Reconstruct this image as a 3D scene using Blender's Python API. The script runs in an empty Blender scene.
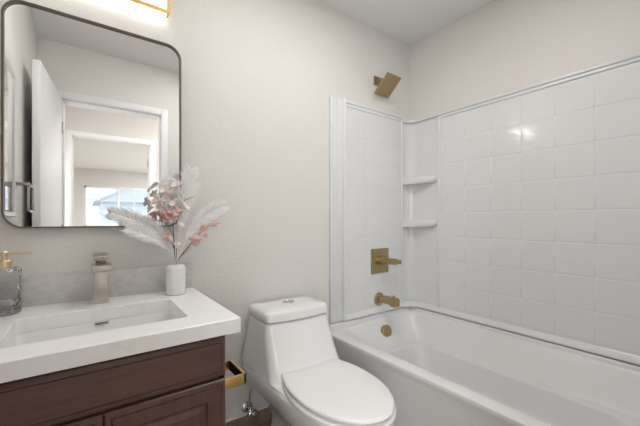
import bpy, bmesh, math, random
from mathutils import Vector, Matrix

SC = bpy.context.scene
COL = SC.collection
R = math.radians
rnd = random.Random(7)

# ------------------------------------------------------------ camera
cam_data = bpy.data.cameras.new('camera')
cam_data.sensor_width = 36.0
cam_data.lens = 321.0 / 640.0 * 36.0
cam_data.shift_y = 7.0 / 640.0
cam_data.clip_start = 0.01
cam = bpy.data.objects.new('camera', cam_data)
COL.objects.link(cam)
cam.location = (0.0, 0.0, 1.10)
cam.rotation_euler = (R(90), 0.0, R(-36.2))
SC.camera = cam

# ------------------------------------------------------------ world, exposure
SC.view_settings.view_transform = 'Standard'
SC.view_settings.look = 'None'
SC.view_settings.gamma = 1.0
SC.view_settings.use_curve_mapping = False
SC.view_settings.exposure = 0.26
W_ = bpy.data.worlds.new('sky')
SC.world = W_
W_.use_nodes = True
bg = W_.node_tree.nodes['Background']
bg.inputs[0].default_value = (0.80, 0.90, 1.0, 1)
bg.inputs[1].default_value = 1.9
LIGHT_STRENGTH = 17.0          # opal panels of the fixture over the mirror
UNDER_STRENGTH = 7.0
HALL_STRENGTH = 60.0
BED_POWER = 200.0

def area(name, loc, rot, sx, sy, power, color):
    d = bpy.data.lights.new(name, 'AREA')
    d.shape = 'RECTANGLE'
    d.size, d.size_y, d.energy, d.color = sx, sy, power, color
    o = bpy.data.objects.new(name, d)
    SC.collection.objects.link(o)
    o.location, o.rotation_euler = loc, rot
    return o


# added fill light below the bathroom ceiling, without a fixture, out of view
area('ceiling_fill', (0.90, 0.72, 2.43), (0, 0, 0), 0.6, 0.6, 9.0, (1.0, 0.985, 0.965))
# added fill light in the hallway, aimed through the open door
v_ = Vector((1.0, 0.95, 0.85)) - Vector((-0.72, -1.10, 1.35))
area('hall_fill', (-0.72, -1.10, 1.35), v_.to_track_quat('-Z', 'Y').to_euler(), 0.7, 1.5, 26.0, (0.97, 0.985, 1.0))
# added fill light below the far room's ceiling, outside the mirror's view
area('far_room_fill', (2.4, -4.6, 2.43), (0, 0, 0), 1.2, 1.2, BED_POWER, (0.96, 0.98, 1.0))

# ------------------------------------------------------------ room numbers
BY = 1.595     # back wall (mirror, toilet, shower head)
RX = 2.026     # right wall (long side of the tub)
LX = -0.285    # left wall
FY = 0.03      # wall with the doorway
CH = 2.445     # ceiling


# ------------------------------------------------------------ materials
def mat(name, color, rough=0.5, metal=0.0, spec=0.5, coat=0.0, trans=0.0, ior=1.45, emit=None, emit_s=0.0):
    m = bpy.data.materials.new(name)
    m.use_nodes = True
    b = m.node_tree.nodes['Principled BSDF']
    b.inputs['Base Color'].default_value = (*color, 1)
    b.inputs['Roughness'].default_value = rough
    b.inputs['Metallic'].default_value = metal
    b.inputs['Specular IOR Level'].default_value = spec
    b.inputs['Coat Weight'].default_value = coat
    b.inputs['Coat Roughness'].default_value = 0.08
    b.inputs['Transmission Weight'].default_value = trans
    b.inputs['IOR'].default_value = ior
    if emit:
        b.inputs['Emission Color'].default_value = (*emit, 1)
        b.inputs['Emission Strength'].default_value = emit_s
    return m


def nodes(m):
    nt = m.node_tree
    return nt, nt.nodes, nt.links, nt.nodes['Principled BSDF']


def add_bump(m, scale, strength, dist=0.002, detail=3.0):
    nt, N, L, b = nodes(m)
    tc = N.new('ShaderNodeTexCoord')
    nz = N.new('ShaderNodeTexNoise')
    nz.inputs['Scale'].default_value = scale
    nz.inputs['Detail'].default_value = detail
    bp = N.new('ShaderNodeBump')
    bp.inputs['Strength'].default_value = strength
    bp.inputs['Distance'].default_value = dist
    L.new(tc.outputs['Object'], nz.inputs['Vector'])
    L.new(nz.outputs['Fac'], bp.inputs['Height'])
    L.new(bp.outputs['Normal'], b.inputs['Normal'])
    return m


def add_ramp(m, scale, stops, mapping_scale=(1, 1, 1), detail=4.0, distort=0.0, rot=(0, 0, 0)):
    nt, N, L, b = nodes(m)
    tc = N.new('ShaderNodeTexCoord')
    mp = N.new('ShaderNodeMapping')
    mp.inputs['Scale'].default_value = mapping_scale
    mp.inputs['Rotation'].default_value = rot
    nz = N.new('ShaderNodeTexNoise')
    nz.inputs['Scale'].default_value = scale
    nz.inputs['Detail'].default_value = detail
    nz.inputs['Distortion'].default_value = distort
    cr = N.new('ShaderNodeValToRGB')
    els = cr.color_ramp.elements
    els[0].position, els[0].color = stops[0][0], (*stops[0][1], 1)
    els[1].position, els[1].color = stops[-1][0], (*stops[-1][1], 1)
    for p, c in stops[1:-1]:
        e = els.new(p)
        e.color = (*c, 1)
    L.new(tc.outputs['Object'], mp.inputs['Vector'])
    L.new(mp.outputs['Vector'], nz.inputs['Vector'])
    L.new(nz.outputs['Fac'], cr.inputs['Fac'])
    L.new(cr.outputs['Color'], b.inputs['Base Color'])
    return m


M = {}
M['wall'] = add_bump(mat('wall_paint', (0.745, 0.725, 0.695), 0.55, spec=0.4), 62, 0.42, 0.004, 2.0)
M['hall_wall'] = mat('hall_paint', (0.66, 0.635, 0.61), 0.7)
M['ceiling'] = add_bump(mat('ceiling_paint', (0.84, 0.835, 0.825), 0.8, spec=0.2), 60, 0.2, 0.002)
M['trim'] = mat('trim_paint', (0.80, 0.80, 0.80), 0.35)
M['door'] = mat('door_paint', (0.80, 0.80, 0.80), 0.42)
M['acrylic'] = mat('white_acrylic', (0.75, 0.755, 0.76), 0.12, spec=0.5)
M['tub'] = mat('tub_acrylic', (0.76, 0.76, 0.76), 0.26, spec=0.5)
M['china'] = mat('white_china', (0.80, 0.80, 0.80), 0.10, spec=0.5, coat=0.3)
M['seat'] = mat('white_plastic', (0.84, 0.84, 0.84), 0.25)
M['basin'] = mat('basin_china', (0.86, 0.86, 0.86), 0.12)
M['quartz'] = add_ramp(mat('white_quartz', (0.8, 0.8, 0.8), 0.16), 2.2,
                       [(0.30, (0.90, 0.90, 0.895)), (0.485, (0.90, 0.90, 0.895)), (0.50, (0.85, 0.848, 0.845)),
                        (0.515, (0.90, 0.90, 0.895)), (0.8, (0.88, 0.88, 0.875))], (1, 2.2, 1), 5.0, 0.9, (0, 0, 0.6))
M['splash'] = add_ramp(mat('grey_stone', (0.6, 0.58, 0.56), 0.3), 34,
                       [(0.28, (0.58, 0.565, 0.545)), (0.5, (0.65, 0.635, 0.615)), (0.74, (0.72, 0.71, 0.69))],
                       (1, 1, 1.6), 8.0, 0.5)
M['wood'] = add_ramp(mat('dark_wood', (0.06, 0.03, 0.025), 0.28, spec=0.5), 9,
                     [(0.25, (0.092, 0.050, 0.042)), (0.5, (0.118, 0.065, 0.055)), (0.75, (0.145, 0.082, 0.070))],
                     (0.5, 3, 7), 6.0, 0.4)
M['wood_v'] = add_ramp(mat('dark_wood_upright', (0.06, 0.03, 0.025), 0.28, spec=0.5), 9,
                       [(0.25, (0.092, 0.050, 0.042)), (0.5, (0.118, 0.065, 0.055)), (0.75, (0.145, 0.082, 0.070))],
                       (7, 3, 0.5), 6.0, 0.4)
M['painted_shade'] = mat('holder_shade', (0.012, 0.008, 0.007), 0.8)  # near-black colour for the shade inside the paper holder
M['nickel'] = add_bump(mat('brushed_nickel', (0.54, 0.495, 0.445), 0.32, 1.0), 300, 0.05, 0.0005)
M['dark_nickel'] = mat('darker_nickel', (0.22, 0.19, 0.17), 0.3, 1.0)  # darker nickel for nozzles, stem, slot and dot
M['bronze'] = mat('champagne_bronze', (0.45, 0.34, 0.185), 0.36, 1.0)
M['gold'] = mat('satin_gold', (0.78, 0.56, 0.22), 0.32, 1.0)
M['pale_gold'] = mat('pale_gold', (0.80, 0.66, 0.42), 0.28, 1.0)
M['chrome'] = mat('chrome', (0.62, 0.62, 0.63), 0.10, 1.0)
M['frame'] = mat('bronze_frame', (0.16, 0.135, 0.115), 0.4, 0.9)
M['silver_frame'] = mat('silver_frame', (0.7, 0.7, 0.7), 0.3, 0.6)
M['mirror'] = mat('mirror_glass', (0.85, 0.855, 0.855), 0.0, 1.0)
M['opal'] = mat('opal_glass', (0.9, 0.9, 0.88), 0.3, emit=(1.0, 0.975, 0.945), emit_s=LIGHT_STRENGTH)
M['opal_low'] = mat('opal_glass_underside', (0.9, 0.9, 0.88), 0.3, emit=(1.0, 0.975, 0.945), emit_s=UNDER_STRENGTH)
M['opal_up'] = mat('added_uplight_glow', (0.9, 0.9, 0.88), 0.3, emit=(1.0, 0.975, 0.945), emit_s=UNDER_STRENGTH * 6.0)  # glow added on top of the fixture to lighten the ceiling
M['added_hall_opal'] = mat('added_hall_opal', (0.9, 0.9, 0.88), 0.3, emit=(1.0, 0.95, 0.88), emit_s=HALL_STRENGTH)
M['vase'] = mat('matte_vase', (0.82, 0.82, 0.81), 0.5)
M['plume'] = mat('white_plume', (0.97, 0.965, 0.96), 0.8, spec=0.2)
M['stem'] = mat('brown_stem', (0.10, 0.05, 0.045), 0.7)
M['pink'] = mat('dusty_pink', (0.80, 0.53, 0.48), 0.7)
M['rose'] = mat('deep_pink', (0.68, 0.38, 0.36), 0.7)
M['blush'] = mat('pale_blush', (0.90, 0.80, 0.77), 0.75)
M['grey_glass'] = mat('grey_glass', (0.90, 0.91, 0.915), 0.03, trans=0.93, ior=1.40)
M['hose'] = add_bump(mat('braided_hose', (0.5, 0.5, 0.5), 0.4, 0.8), 500, 0.4, 0.001)
M['floor'] = add_ramp(mat('floor_plank', (0.3, 0.24, 0.19), 0.4), 6,
                      [(0.3, (0.22, 0.17, 0.13)), (0.7, (0.34, 0.27, 0.21))], (8, 0.8, 1), 6.0, 0.3)
M['carpet'] = add_bump(mat('bedroom_floor', (0.42, 0.38, 0.33), 0.9), 300, 0.4, 0.004)
M['siding'] = mat('house_siding', (0.82, 0.86, 0.90), 0.8)
M['roof'] = mat('house_roof', (0.70, 0.73, 0.77), 0.9)
M['ground'] = mat('yard_ground', (0.35, 0.36, 0.30), 0.95)
M['clear'] = mat('window_glass', (1, 1, 1), 0.0, trans=1.0, ior=1.02)


nt, N, L, b_ = nodes(M['grey_glass'])
tc_ = N.new('ShaderNodeTexCoord')
vo_ = N.new('ShaderNodeTexVoronoi')
vo_.feature = 'SMOOTH_F1'
vo_.inputs['Scale'].default_value = 110
bp_ = N.new('ShaderNodeBump')
bp_.inputs['Strength'].default_value = 0.25
bp_.inputs['Distance'].default_value = 0.008
L.new(tc_.outputs['Object'], vo_.inputs['Vector'])
L.new(vo_.outputs['Distance'], bp_.inputs['Height'])
L.new(bp_.outputs['Normal'], b_.inputs['Normal'])
# plumes let light through
nt, N, L, b_ = nodes(M['plume'])
tl_ = N.new('ShaderNodeBsdfTranslucent')
tl_.inputs[0].default_value = (0.97, 0.965, 0.96, 1)
mx_ = N.new('ShaderNodeMixShader')
mx_.inputs[0].default_value = 0.15
L.new(b_.outputs[0], mx_.inputs[1])
L.new(tl_.outputs[0], mx_.inputs[2])
L.new(mx_.outputs[0], N['Material Output'].inputs['Surface'])


# ------------------------------------------------------------ mesh helpers
def rr(x0, x1, y0, y1, r, n=5):
    """rounded rectangle outline, counter-clockwise, 4*(n+1) points"""
    r = min(r, (x1 - x0) / 2 - 1e-4, (y1 - y0) / 2 - 1e-4)
    pts = []
    for cx, cy, a0 in ((x1 - r, y0 + r, -90), (x1 - r, y1 - r, 0), (x0 + r, y1 - r, 90), (x0 + r, y0 + r, 180)):
        for k in range(n + 1):
            a = R(a0 + 90 * k / n)
            pts.append((cx + r * math.cos(a), cy + r * math.sin(a)))
    return pts


class MB:
    def __init__(self):
        self.bm = bmesh.new()

    def box(self, x0, x1, y0, y1, z0, z1, bev=0.0, seg=2, mtx=None):
        b = bmesh.new()
        bmesh.ops.create_cube(b, size=1.0)
        for v in b.verts:
            v.co = ((x0 + x1) / 2 + v.co.x * (x1 - x0), (y0 + y1) / 2 + v.co.y * (y1 - y0),
                    (z0 + z1) / 2 + v.co.z * (z1 - z0))
        if bev > 0:
            bmesh.ops.bevel(b, geom=b.edges[:], offset=bev, segments=seg, profile=0.5, affect='EDGES')
        self._merge(b, mtx)
        return self

    def _merge(self, b, mtx=None):
        if mtx is not None:
            bmesh.ops.transform(b, matrix=mtx, verts=b.verts)
        me = bpy.data.meshes.new('tmp')
        b.to_mesh(me)
        b.free()
        self.bm.from_mesh(me)
        bpy.data.meshes.remove(me)

    def loft(self, sections, cap0=True, cap1=True, closed=False):
        """sections: list of equal-length lists of 3D points (closed loops)"""
        bm = self.bm
        rows = [[bm.verts.new(p) for p in s] for s in sections]
        n = len(rows[0])
        pairs = list(zip(rows[:-1], rows[1:]))
        if closed:
            pairs.append((rows[-1], rows[0]))
        for a, b in pairs:
            for i in range(n):
                j = (i + 1) % n
                bm.faces.new((a[i], a[j], b[j], b[i]))
        if not closed:
            if cap0:
                bm.faces.new(list(reversed(rows[0])))
            if cap1:
                bm.faces.new(rows[-1])
        return self

    def lathe(self, c, prof, axis='z', n=32):
        """prof: list of (radius, height) from bottom to top"""
        c = Vector(c)
        secs = []
        for r, h in prof:
            s = []
            for k in range(n):
                a = 2 * math.pi * k / n
                u, v = r * math.cos(a), r * math.sin(a)
                if axis == 'z':
                    s.append(c + Vector((u, v, h)))
                elif axis == 'y':          # h grows towards -y
                    s.append(c + Vector((u, -h, v)))
                else:                      # h grows towards +x
                    s.append(c + Vector((h, u, v)))
            secs.append(s)
        return self.loft(secs)

    def tube(self, pts, radii, n=8):
        pts = [Vector(p) for p in pts]
        if not isinstance(radii, (list, tuple)):
            radii = [radii] * len(pts)
        up = Vector((0.13, 0.21, 0.97))
        secs = []
        for i, p in enumerate(pts):
            t = (pts[min(i + 1, len(pts) - 1)] - pts[max(i - 1, 0)]).normalized()
            if abs(t.dot(up)) > 0.97:
                up = Vector((0.9, 0.3, 0.1))
            a = t.cross(up).normalized()
            b = t.cross(a).normalized()
            r = radii[i]
            secs.append([p + a * (r * math.cos(2 * math.pi * k / n)) + b * (r * math.sin(2 * math.pi * k / n))
                         for k in range(n)])
        return self.loft(secs)

    def prism(self, outline, z0, z1):
        return self.loft([[(x, y, z0) for x, y in outline], [(x, y, z1) for x, y in outline]])

    def ball(self, c, r, scale=(1, 1, 1), mtx=None, seg=16):
        b = bmesh.new()
        bmesh.ops.create_uvsphere(b, u_segments=seg, v_segments=max(6, seg // 2), radius=r)
        for v in b.verts:
            v.co = Vector((v.co.x * scale[0], v.co.y * scale[1], v.co.z * scale[2]))
        m = Matrix.Translation(c) @ (mtx if mtx is not None else Matrix.Identity(4))
        self._merge(b, m)
        return self

    def build(self, name, material, parent=None, sharp=35, loc=None):
        bm = self.bm
        bmesh.ops.recalc_face_normals(bm, faces=bm.faces)
        root = Vector((0, 0, 0))
        p = parent
        while p is not None:
            root += Vector(p.location)
            p = p.parent
        if parent is None and loc is not None:
            root = Vector(loc)
        bmesh.ops.translate(bm, verts=bm.verts, vec=-root)
        me = bpy.data.meshes.new(name)
        bm.to_mesh(me)
        bm.free()
        me.materials.append(material)
        for pl in me.polygons:
            pl.use_smooth = True
        me.set_sharp_from_angle(angle=R(sharp))
        o = bpy.data.objects.new(name, me)
        COL.objects.link(o)
        if parent is not None:
            o.parent = parent
        elif loc is not None:
            o.location = loc
        return o


def tag(o, label=None, cat=None, group=None, kind=None):
    if label:
        o['label'] = label
    if cat:
        o['category'] = cat
    if group:
        o['group'] = group
    if kind:
        o['kind'] = kind
    return o


def thing(name, loc, label, cat, group=None):
    o = bpy.data.objects.new(name, None)
    o.empty_display_size = 0.05
    COL.objects.link(o)
    o.location = loc
    return tag(o, label, cat, group)


def struct(mb, name, m, label, cat, sharp=35):
    return tag(mb.build(name, m, sharp=sharp), label, cat, kind='structure')


def bez(p, n=16):
    """Catmull-Rom through the points p"""
    p = [Vector(q) for q in p]
    q = [2 * p[0] - p[1]] + p + [2 * p[-1] - p[-2]]
    out = []
    segs = len(p) - 1
    for i in range(segs):
        for k in range(n):
            t = k / n
            a, b, c, d = q[i], q[i + 1], q[i + 2], q[i + 3]
            out.append(0.5 * ((2 * b) + (c - a) * t + (2 * a - 5 * b + 4 * c - d) * t * t
                              + (3 * b - a - 3 * c + d) * t ** 3))
    out.append(p[-1])
    return out


# ============================================================ STRUCTURE
HX0, HX1, HY0 = -1.30, 1.90, -1.40          # hallway
BX0, BX1, BY0 = -1.60, 3.20, -7.20          # bedroom
WT = 0.10

struct(MB().box(LX - WT, RX + WT, FY - 0.12, BY + WT, -0.10, 0.0), 'floor', M['floor'],
       'brown wood-look bathroom floor beside the toilet', 'floor')
struct(MB().box(HX0, HX1, HY0 - 0.11, FY - 0.12, -0.10, 0.0), 'floor_hall', M['floor'],
       'brown wood-look floor of the hallway outside the door', 'floor')
struct(MB().box(BX0, BX1, BY0 - WT, HY0 - 0.11, -0.10, 0.0), 'floor_bedroom', M['carpet'],
       'beige carpet floor of the room across the hallway', 'floor')
struct(MB().box(LX - WT, RX + WT, FY - 0.12, BY + WT, CH, CH + 0.1), 'ceiling', M['ceiling'],
       'off-white bathroom ceiling above the tub', 'ceiling')
struct(MB().box(HX0, HX1, HY0 - 0.11, FY - 0.12, CH, CH + 0.1), 'ceiling_hall', M['ceiling'],
       'hallway ceiling seen through the doorway in the mirror', 'ceiling')
struct(MB().box(BX0, BX1, BY0 - WT, HY0 - 0.11, CH, CH + 0.1), 'ceiling_bedroom', M['ceiling'],
       'pale ceiling of the far room seen in the mirror', 'ceiling')
struct(MB().box(LX - WT, RX, BY, BY + WT, 0, CH), 'wall_back', M['wall'],
       'warm grey textured wall behind the vanity mirror and toilet', 'wall')
struct(MB().box(RX, RX + WT, FY - 0.12, BY + WT, 0, CH), 'wall_right', M['wall'],
       'warm white wall above the long side of the tub surround', 'wall')
struct(MB().box(LX - WT, LX, FY - 0.12, BY, 0, CH), 'wall_left', M['wall'],
       'grey side wall reflected at the left of the mirror', 'wall')
# wall with the doorway the photograph is taken from
DX0, DX1, DZ = -0.14, 0.54, 2.025
w = MB()
w.box(LX, DX0, FY - 0.12, FY, 0, CH)
w.box(DX1, RX, FY - 0.12, FY, 0, CH)
w.box(DX0, DX1, FY - 0.12, FY, DZ, CH)
struct(w, 'wall_front', M['wall'], 'wall with the bathroom doorway, seen in the mirror', 'wall')


def casing(name, x0, x1, z1, y0, y1, label, wd=0.058):
    c = MB()
    c.box(x0 - wd, x0, y0, y1, 0, z1 + wd, 0.004)
    c.box(x1, x1 + wd, y0, y1, 0, z1 + wd, 0.004)
    c.box(x0 - 0.001, x1 + 0.001, y0, y1, z1, z1 + wd, 0.004)
    return struct(c, name, M['trim'], label, 'door casing')


casing('trim_1', DX0, DX1, DZ, FY, FY + 0.016, 'white casing round the bathroom doorway in the mirror')
casing('trim_2', DX0, DX1, DZ, FY - 0.136, FY - 0.12, 'white casing on the hallway side of the bathroom doorway')
j = MB()
j.box(DX0, DX0 + 0.012, FY - 0.12, FY, 0, DZ)
j.box(DX1 - 0.012, DX1, FY - 0.12, FY, 0, DZ)
j.box(DX0, DX1, FY - 0.12, FY, DZ - 0.012, DZ)
struct(j, 'trim_3', M['trim'], 'white jamb lining of the bathroom doorway', 'door jamb')

# hallway
struct(MB().box(HX0 - WT, HX0, HY0 - 0.11, FY - 0.12, 0, CH), 'wall_hall_left', M['hall_wall'],
       'beige end wall of the hallway', 'wall')
struct(MB().box(HX1, HX1 + WT, HY0 - 0.11, FY - 0.12, 0, CH), 'wall_hall_right', M['hall_wall'],
       'beige other end wall of the hallway', 'wall')
w = MB()
w.box(HX0, LX - WT, FY - 0.13, FY - 0.12, 0, CH)
struct(w, 'wall_hall_near', M['hall_wall'], 'hallway wall beside the bathroom', 'wall')
EX0, EX1, EZ = -0.12, 0.665, 2.05
w = MB()
w.box(BX0, EX0, HY0 - 0.11, HY0, 0, CH)
w.box(EX1, BX1, HY0 - 0.11, HY0, 0, CH)
w.box(EX0, EX1, HY0 - 0.11, HY0, EZ, CH)
struct(w, 'wall_hall_far', M['hall_wall'], 'beige hallway wall with a second doorway, seen in the mirror', 'wall')
casing('trim_4', EX0, EX1, EZ, HY0, HY0 + 0.016, 'white casing round the far doorway in the mirror')
j = MB()
j.box(EX0, EX0 + 0.012, HY0 - 0.11, HY0, 0, EZ)
j.box(EX1 - 0.012, EX1, HY0 - 0.11, HY0, 0, EZ)
j.box(EX0, EX1, HY0 - 0.11, HY0, EZ - 0.012, EZ)
struct(j, 'trim_5', M['trim'], 'white jamb lining of the far doorway', 'door jamb')

# far room
struct(MB().box(BX0 - WT, BX0, BY0, HY0 - 0.11, 0, CH), 'wall_bedroom_left', M['hall_wall'],
       'side wall of the far room', 'wall')
struct(MB().box(BX1, BX1 + WT, BY0, HY0 - 0.11, 0, CH), 'wall_bedroom_right', M['hall_wall'],
       'opposite side wall of the far room', 'wall')
WX0, WX1, WZ0, WZ1 = -0.02, 1.50, 0.92, 2.00
w = MB()
w.box(BX0, WX0, BY0 - WT, BY0, 0, CH)
w.box(WX1, BX1, BY0 - WT, BY0, 0, CH)
w.box(WX0, WX1, BY0 - WT, BY0, WZ1, CH)
w.box(WX0, WX1, BY0 - WT, BY0, 0, WZ0)
struct(w, 'wall_bedroom_far', M['hall_wall'], 'window wall of the far room seen in the mirror', 'wall')
win = tag(bpy.data.objects.new('window_1', None), 'bright white-barred window of the far room, seen in the mirror',
          'window', kind='structure')
COL.objects.link(win)
win.location = (WX0, BY0, WZ0)
f = MB()
f.box(WX0, WX0 + 0.05, BY0 - 0.07, BY0 - 0.01, WZ0, WZ1, 0.004)
f.box(WX1 - 0.05, WX1, BY0 - 0.07, BY0 - 0.01, WZ0, WZ1, 0.004)
f.box(WX0, WX1, BY0 - 0.07, BY0 - 0.01, WZ0, WZ0 + 0.05, 0.004)
f.box(WX0, WX1, BY0 - 0.07, BY0 - 0.01, WZ1 - 0.05, WZ1, 0.004)
f.box(0.74 - 0.025, 0.74 + 0.025, BY0 - 0.065, BY0 - 0.012, WZ0, WZ1, 0.003)
f.build('window_frame', M['trim'], win)
f = MB()
for x in (0.36, 1.12):
    f.box(x - 0.01, x + 0.01, BY0 - 0.05, BY0 - 0.02, WZ0, WZ1)
for z in (1.28, 1.64):
    f.box(WX0, WX1, BY0 - 0.05, BY0 - 0.02, z - 0.01, z + 0.01)
f.build('glazing_bars', M['trim'], win)
MB().box(WX0 + 0.03, WX1 - 0.03, BY0 - 0.038, BY0 - 0.034, WZ0 + 0.03, WZ1 - 0.03).build('pane', M['clear'], win)
MB().box(WX0 - 0.04, WX1 + 0.04, BY0, BY0 + 0.05, WZ0 - 0.03, WZ0, 0.004).build('window_sill', M['trim'], win)

# bathroom door standing open against the side wall
dr = tag(bpy.data.objects.new('door_1', None), 'white bathroom door standing open beside the grey wall in the mirror',
         'door', kind='structure')
COL.objects.link(dr)
dr.location = (DX0 + 0.0, FY + 0.018, 0)
ang = R(90 + 5.6)
dm = Matrix.Translation((DX0 - 0.002, FY + 0.020, 0)) @ Matrix.Rotation(ang, 4, 'Z')
MB().box(0.0, 0.668, 0.0, 0.038, 0.012, 2.022, 0.002, mtx=dm).build('leaf', M['door'], dr)
k = MB()
for z in (0.25, 1.02, 1.80):
    k.tube([dm @ Vector((-0.006, -0.006, z - 0.045)), dm @ Vector((-0.006, -0.006, z + 0.045))], 0.006, 10)
k.build('hinge', M['nickel'], dr)
hd = MB()
hd.lathe(dm @ Vector((0.59, 0, 0.93)), [(0.027, 0.0), (0.027, 0.006), (0.010, 0.008), (0.010, 0.02), (0.022, 0.026),
                                        (0.027, 0.036), (0.022, 0.046), (0.001, 0.048)], 'x', 24)
hd.build('door_knob', M['nickel'], dr)
# far door, opened into the far room
d2 = tag(bpy.data.objects.new('door_2', None), 'white door of the far room, open at its right jamb in the mirror',
         'door', kind='structure')
COL.objects.link(d2)
d2.location = (EX1, HY0 - 0.11, 0)
MB().box(EX1 + 0.006, EX1 + 0.775, HY0 - 0.158, HY0 - 0.120, 0.012, 2.04, 0.002).build('leaf', M['door'], d2)
k = MB()
for z in (0.25, 1.02, 1.83):
    k.box(EX1 - 0.016, EX1 - 0.008, HY0 - 0.105, HY0 - 0.02, z - 0.05, z + 0.05, 0.001)
k.build('hinge', M['nickel'], d2)

# baseboards
bb = MB()
bb.box(0.38, 1.24, BY - 0.012, BY, 0, 0.078, 0.002)
struct(bb, 'baseboard_back', M['floor'], 'brown baseboard on the wall behind the toilet', 'baseboard')
bb = MB()
bb.box(0.38, 1.24, BY - 0.015, BY, 0.078, 0.088, 0.003)
struct(bb, 'trim_6', M['trim'], 'white bead along the top of the brown baseboard behind the toilet', 'trim')
bb = MB()
bb.box(DX1 + 0.06, 1.24, FY, FY + 0.014, 0, 0.085, 0.004)
struct(bb, 'baseboard_front', M['trim'], 'white baseboard beside the bathroom doorway', 'baseboard')
bb = MB()
bb.box(HX0, EX0 - 0.06, HY0, HY0 + 0.014, 0, 0.085, 0.004)
bb.box(EX1 + 0.06, HX1, HY0, HY0 + 0.014, 0, 0.085, 0.004)
struct(bb, 'baseboard_hall', M['trim'], 'white baseboard along the hallway wall', 'baseboard')

# outside the far window
g = MB().box(-14, 16, -30, BY0 - WT, -0.6, -0.5)
struct(g, 'ground_yard', M['ground'], 'yard outside the far window', 'ground')
hs = thing('neighbour_house', (2.2, -16, -0.5), 'pale house with a grey gable roof outside the far window', 'house')
MB().box(0.6, 6.0, -19, -14, -0.5, 1.9).build('wall', M['siding'], hs)
rf = MB()
rf.loft([[(0.3, -13.7, 1.9), (6.3, -13.7, 1.9), (3.3, -13.7, 3.5)], [(0.3, -19.3, 1.9), (6.3, -19.3, 1.9), (3.3, -19.3, 3.5)]])
rf.build('roof', M['roof'], hs)
tr = MB()
for s in (-1, 1):
    tr.loft([[(3.3 + s * 3.15, -13.68, 1.80), (3.3 + s * 3.15, -13.68, 1.98), (3.3, -13.68, 3.68), (3.3, -13.68, 3.48)],
             [(3.3 + s * 3.15, -13.60, 1.80), (3.3 + s * 3.15, -13.60, 1.98), (3.3, -13.60, 3.68), (3.3, -13.60, 3.48)]])
tr.build('fascia', M['trim'], hs)

# unseen hallway fixture, added to brighten the hall and doorway
hl = thing('added_hall_light', (1.05, -0.72, CH), 'unseen round flush light added to the ceiling of the hallway outside the bathroom', 'ceiling light')
MB().lathe((1.05, -0.72, CH), [(0.17, -0.025), (0.17, 0.0)], 'z', 32).build('rim', M['trim'], hl)
MB().lathe((1.05, -0.72, CH), [(0.05, -0.062), (0.11, -0.05), (0.155, -0.025)], 'z', 32).build('diffuser', M['added_hall_opal'], hl)

# ============================================================ TUB
t = thing('bathtub', (1.62, 0.82, 0), 'white alcove bathtub with a plain sloping apron, right of the toilet', 'bathtub')
TX0, TX1, TY0, TY1 = 1.213, RX - 0.002, FY + 0.002, BY - 0.002


def zrim(x, y, base):
    s = min(1, max(0, (x - 1.29) / 0.30))
    s = s * s * (3 - 2 * s)
    return base + 0.028 * s


def tub_sec(x0, x1, y0, y1, r, z, lift=0.0):
    return [(x, y, (zrim(x, y, z) if lift else z)) for x, y in rr(x0, x1, y0, y1, r, 8)]


S = [tub_sec(1.232, TX1, TY0, TY1, .004, 0.0),
     tub_sec(1.230, TX1, TY0, TY1, .004, 0.20),
     tub_sec(1.222, TX1, TY0, TY1, .004, 0.345),
     tub_sec(1.217, TX1, TY0, TY1, .004, 0.375),
     tub_sec(TX0, TX1, TY0, TY1, .006, 0.388),
     tub_sec(1.216, TX1, TY0, TY1, .006, 0.398, 1),
     tub_sec(1.224, TX1 - .004, TY0 + .004, TY1 - .004, .008, 0.401, 1),
     tub_sec(1.280, 1.985, .085, 1.570, .10, 0.401, 1),
     tub_sec(1.288, 1.977, .095, 1.562, .10, 0.398, 1),
     tub_sec(1.296, 1.968, .107, 1.553, .10, 0.388, 1),
     tub_sec(1.310, 1.945, .135, 1.525, .11, 0.34),
     tub_sec(1.326, 1.910, .190, 1.470, .13, 0.285),
     tub_sec(1.331, 1.902, .202, 1.458, .13, 0.270),
     tub_sec(1.335, 1.896, .210, 1.450, .13, 0.264),
     tub_sec(1.340, 1.888, .222, 1.438, .13, 0.261),
     tub_sec(1.356, 1.858, .262, 1.400, .13, 0.257),
     tub_sec(1.359, 1.853, .268, 1.394, .13, 0.254),
     tub_sec(1.361, 1.850, .272, 1.390, .13, 0.246),
     tub_sec(1.364, 1.847, .278, 1.386, .13, 0.230),
     tub_sec(1.385, 1.825, .335, 1.350, .13, 0.13),
     tub_sec(1.400, 1.810, .365, 1.330, .12, 0.105),
     tub_sec(1.430, 1.780, .400, 1.295, .10, 0.092),
     tub_sec(1.50, 1.72, .50, 1.20, .06, 0.090)]
MB().loft(S).build('tub_shell', M['tub'], t, sharp=50)
# raised lip on the three wall sides, under the surround
lip = MB()
lip.box(1.228, TX1, BY - 0.030, BY - 0.003, 0.395, 0.4465, 0.008, 3)
lip.box(RX - 0.042, RX - 0.003, FY + 0.003, BY - 0.003, 0.40, 0.4465, 0.008, 3)
lip.box(1.228, TX1, FY + 0.003, FY + 0.030, 0.395, 0.4465, 0.008, 3)
lip.build('wall_lip', M['tub'], t)
ov = MB()
ovm = Matrix.Translation((1.672, 1.512, 0.334)) @ Matrix.Rotation(R(-16), 4, 'X')
o2 = bmesh.new()
bmesh.ops.create_cone(o2, cap_ends=True, segments=36, radius1=0.045, radius2=0.043, depth=0.026)
bmesh.ops.bevel(o2, geom=[e for e in o2.edges if len(e.link_faces) == 2 and abs(e.calc_face_angle()) > 1], offset=0.004, segments=3, affect='EDGES')
ov._merge(o2, ovm @ Matrix.Rotation(R(90), 4, 'X'))
tag(ov.build('overflow_cover', M['bronze'], t), 'round bronze overflow cover')
dn = MB()
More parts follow.
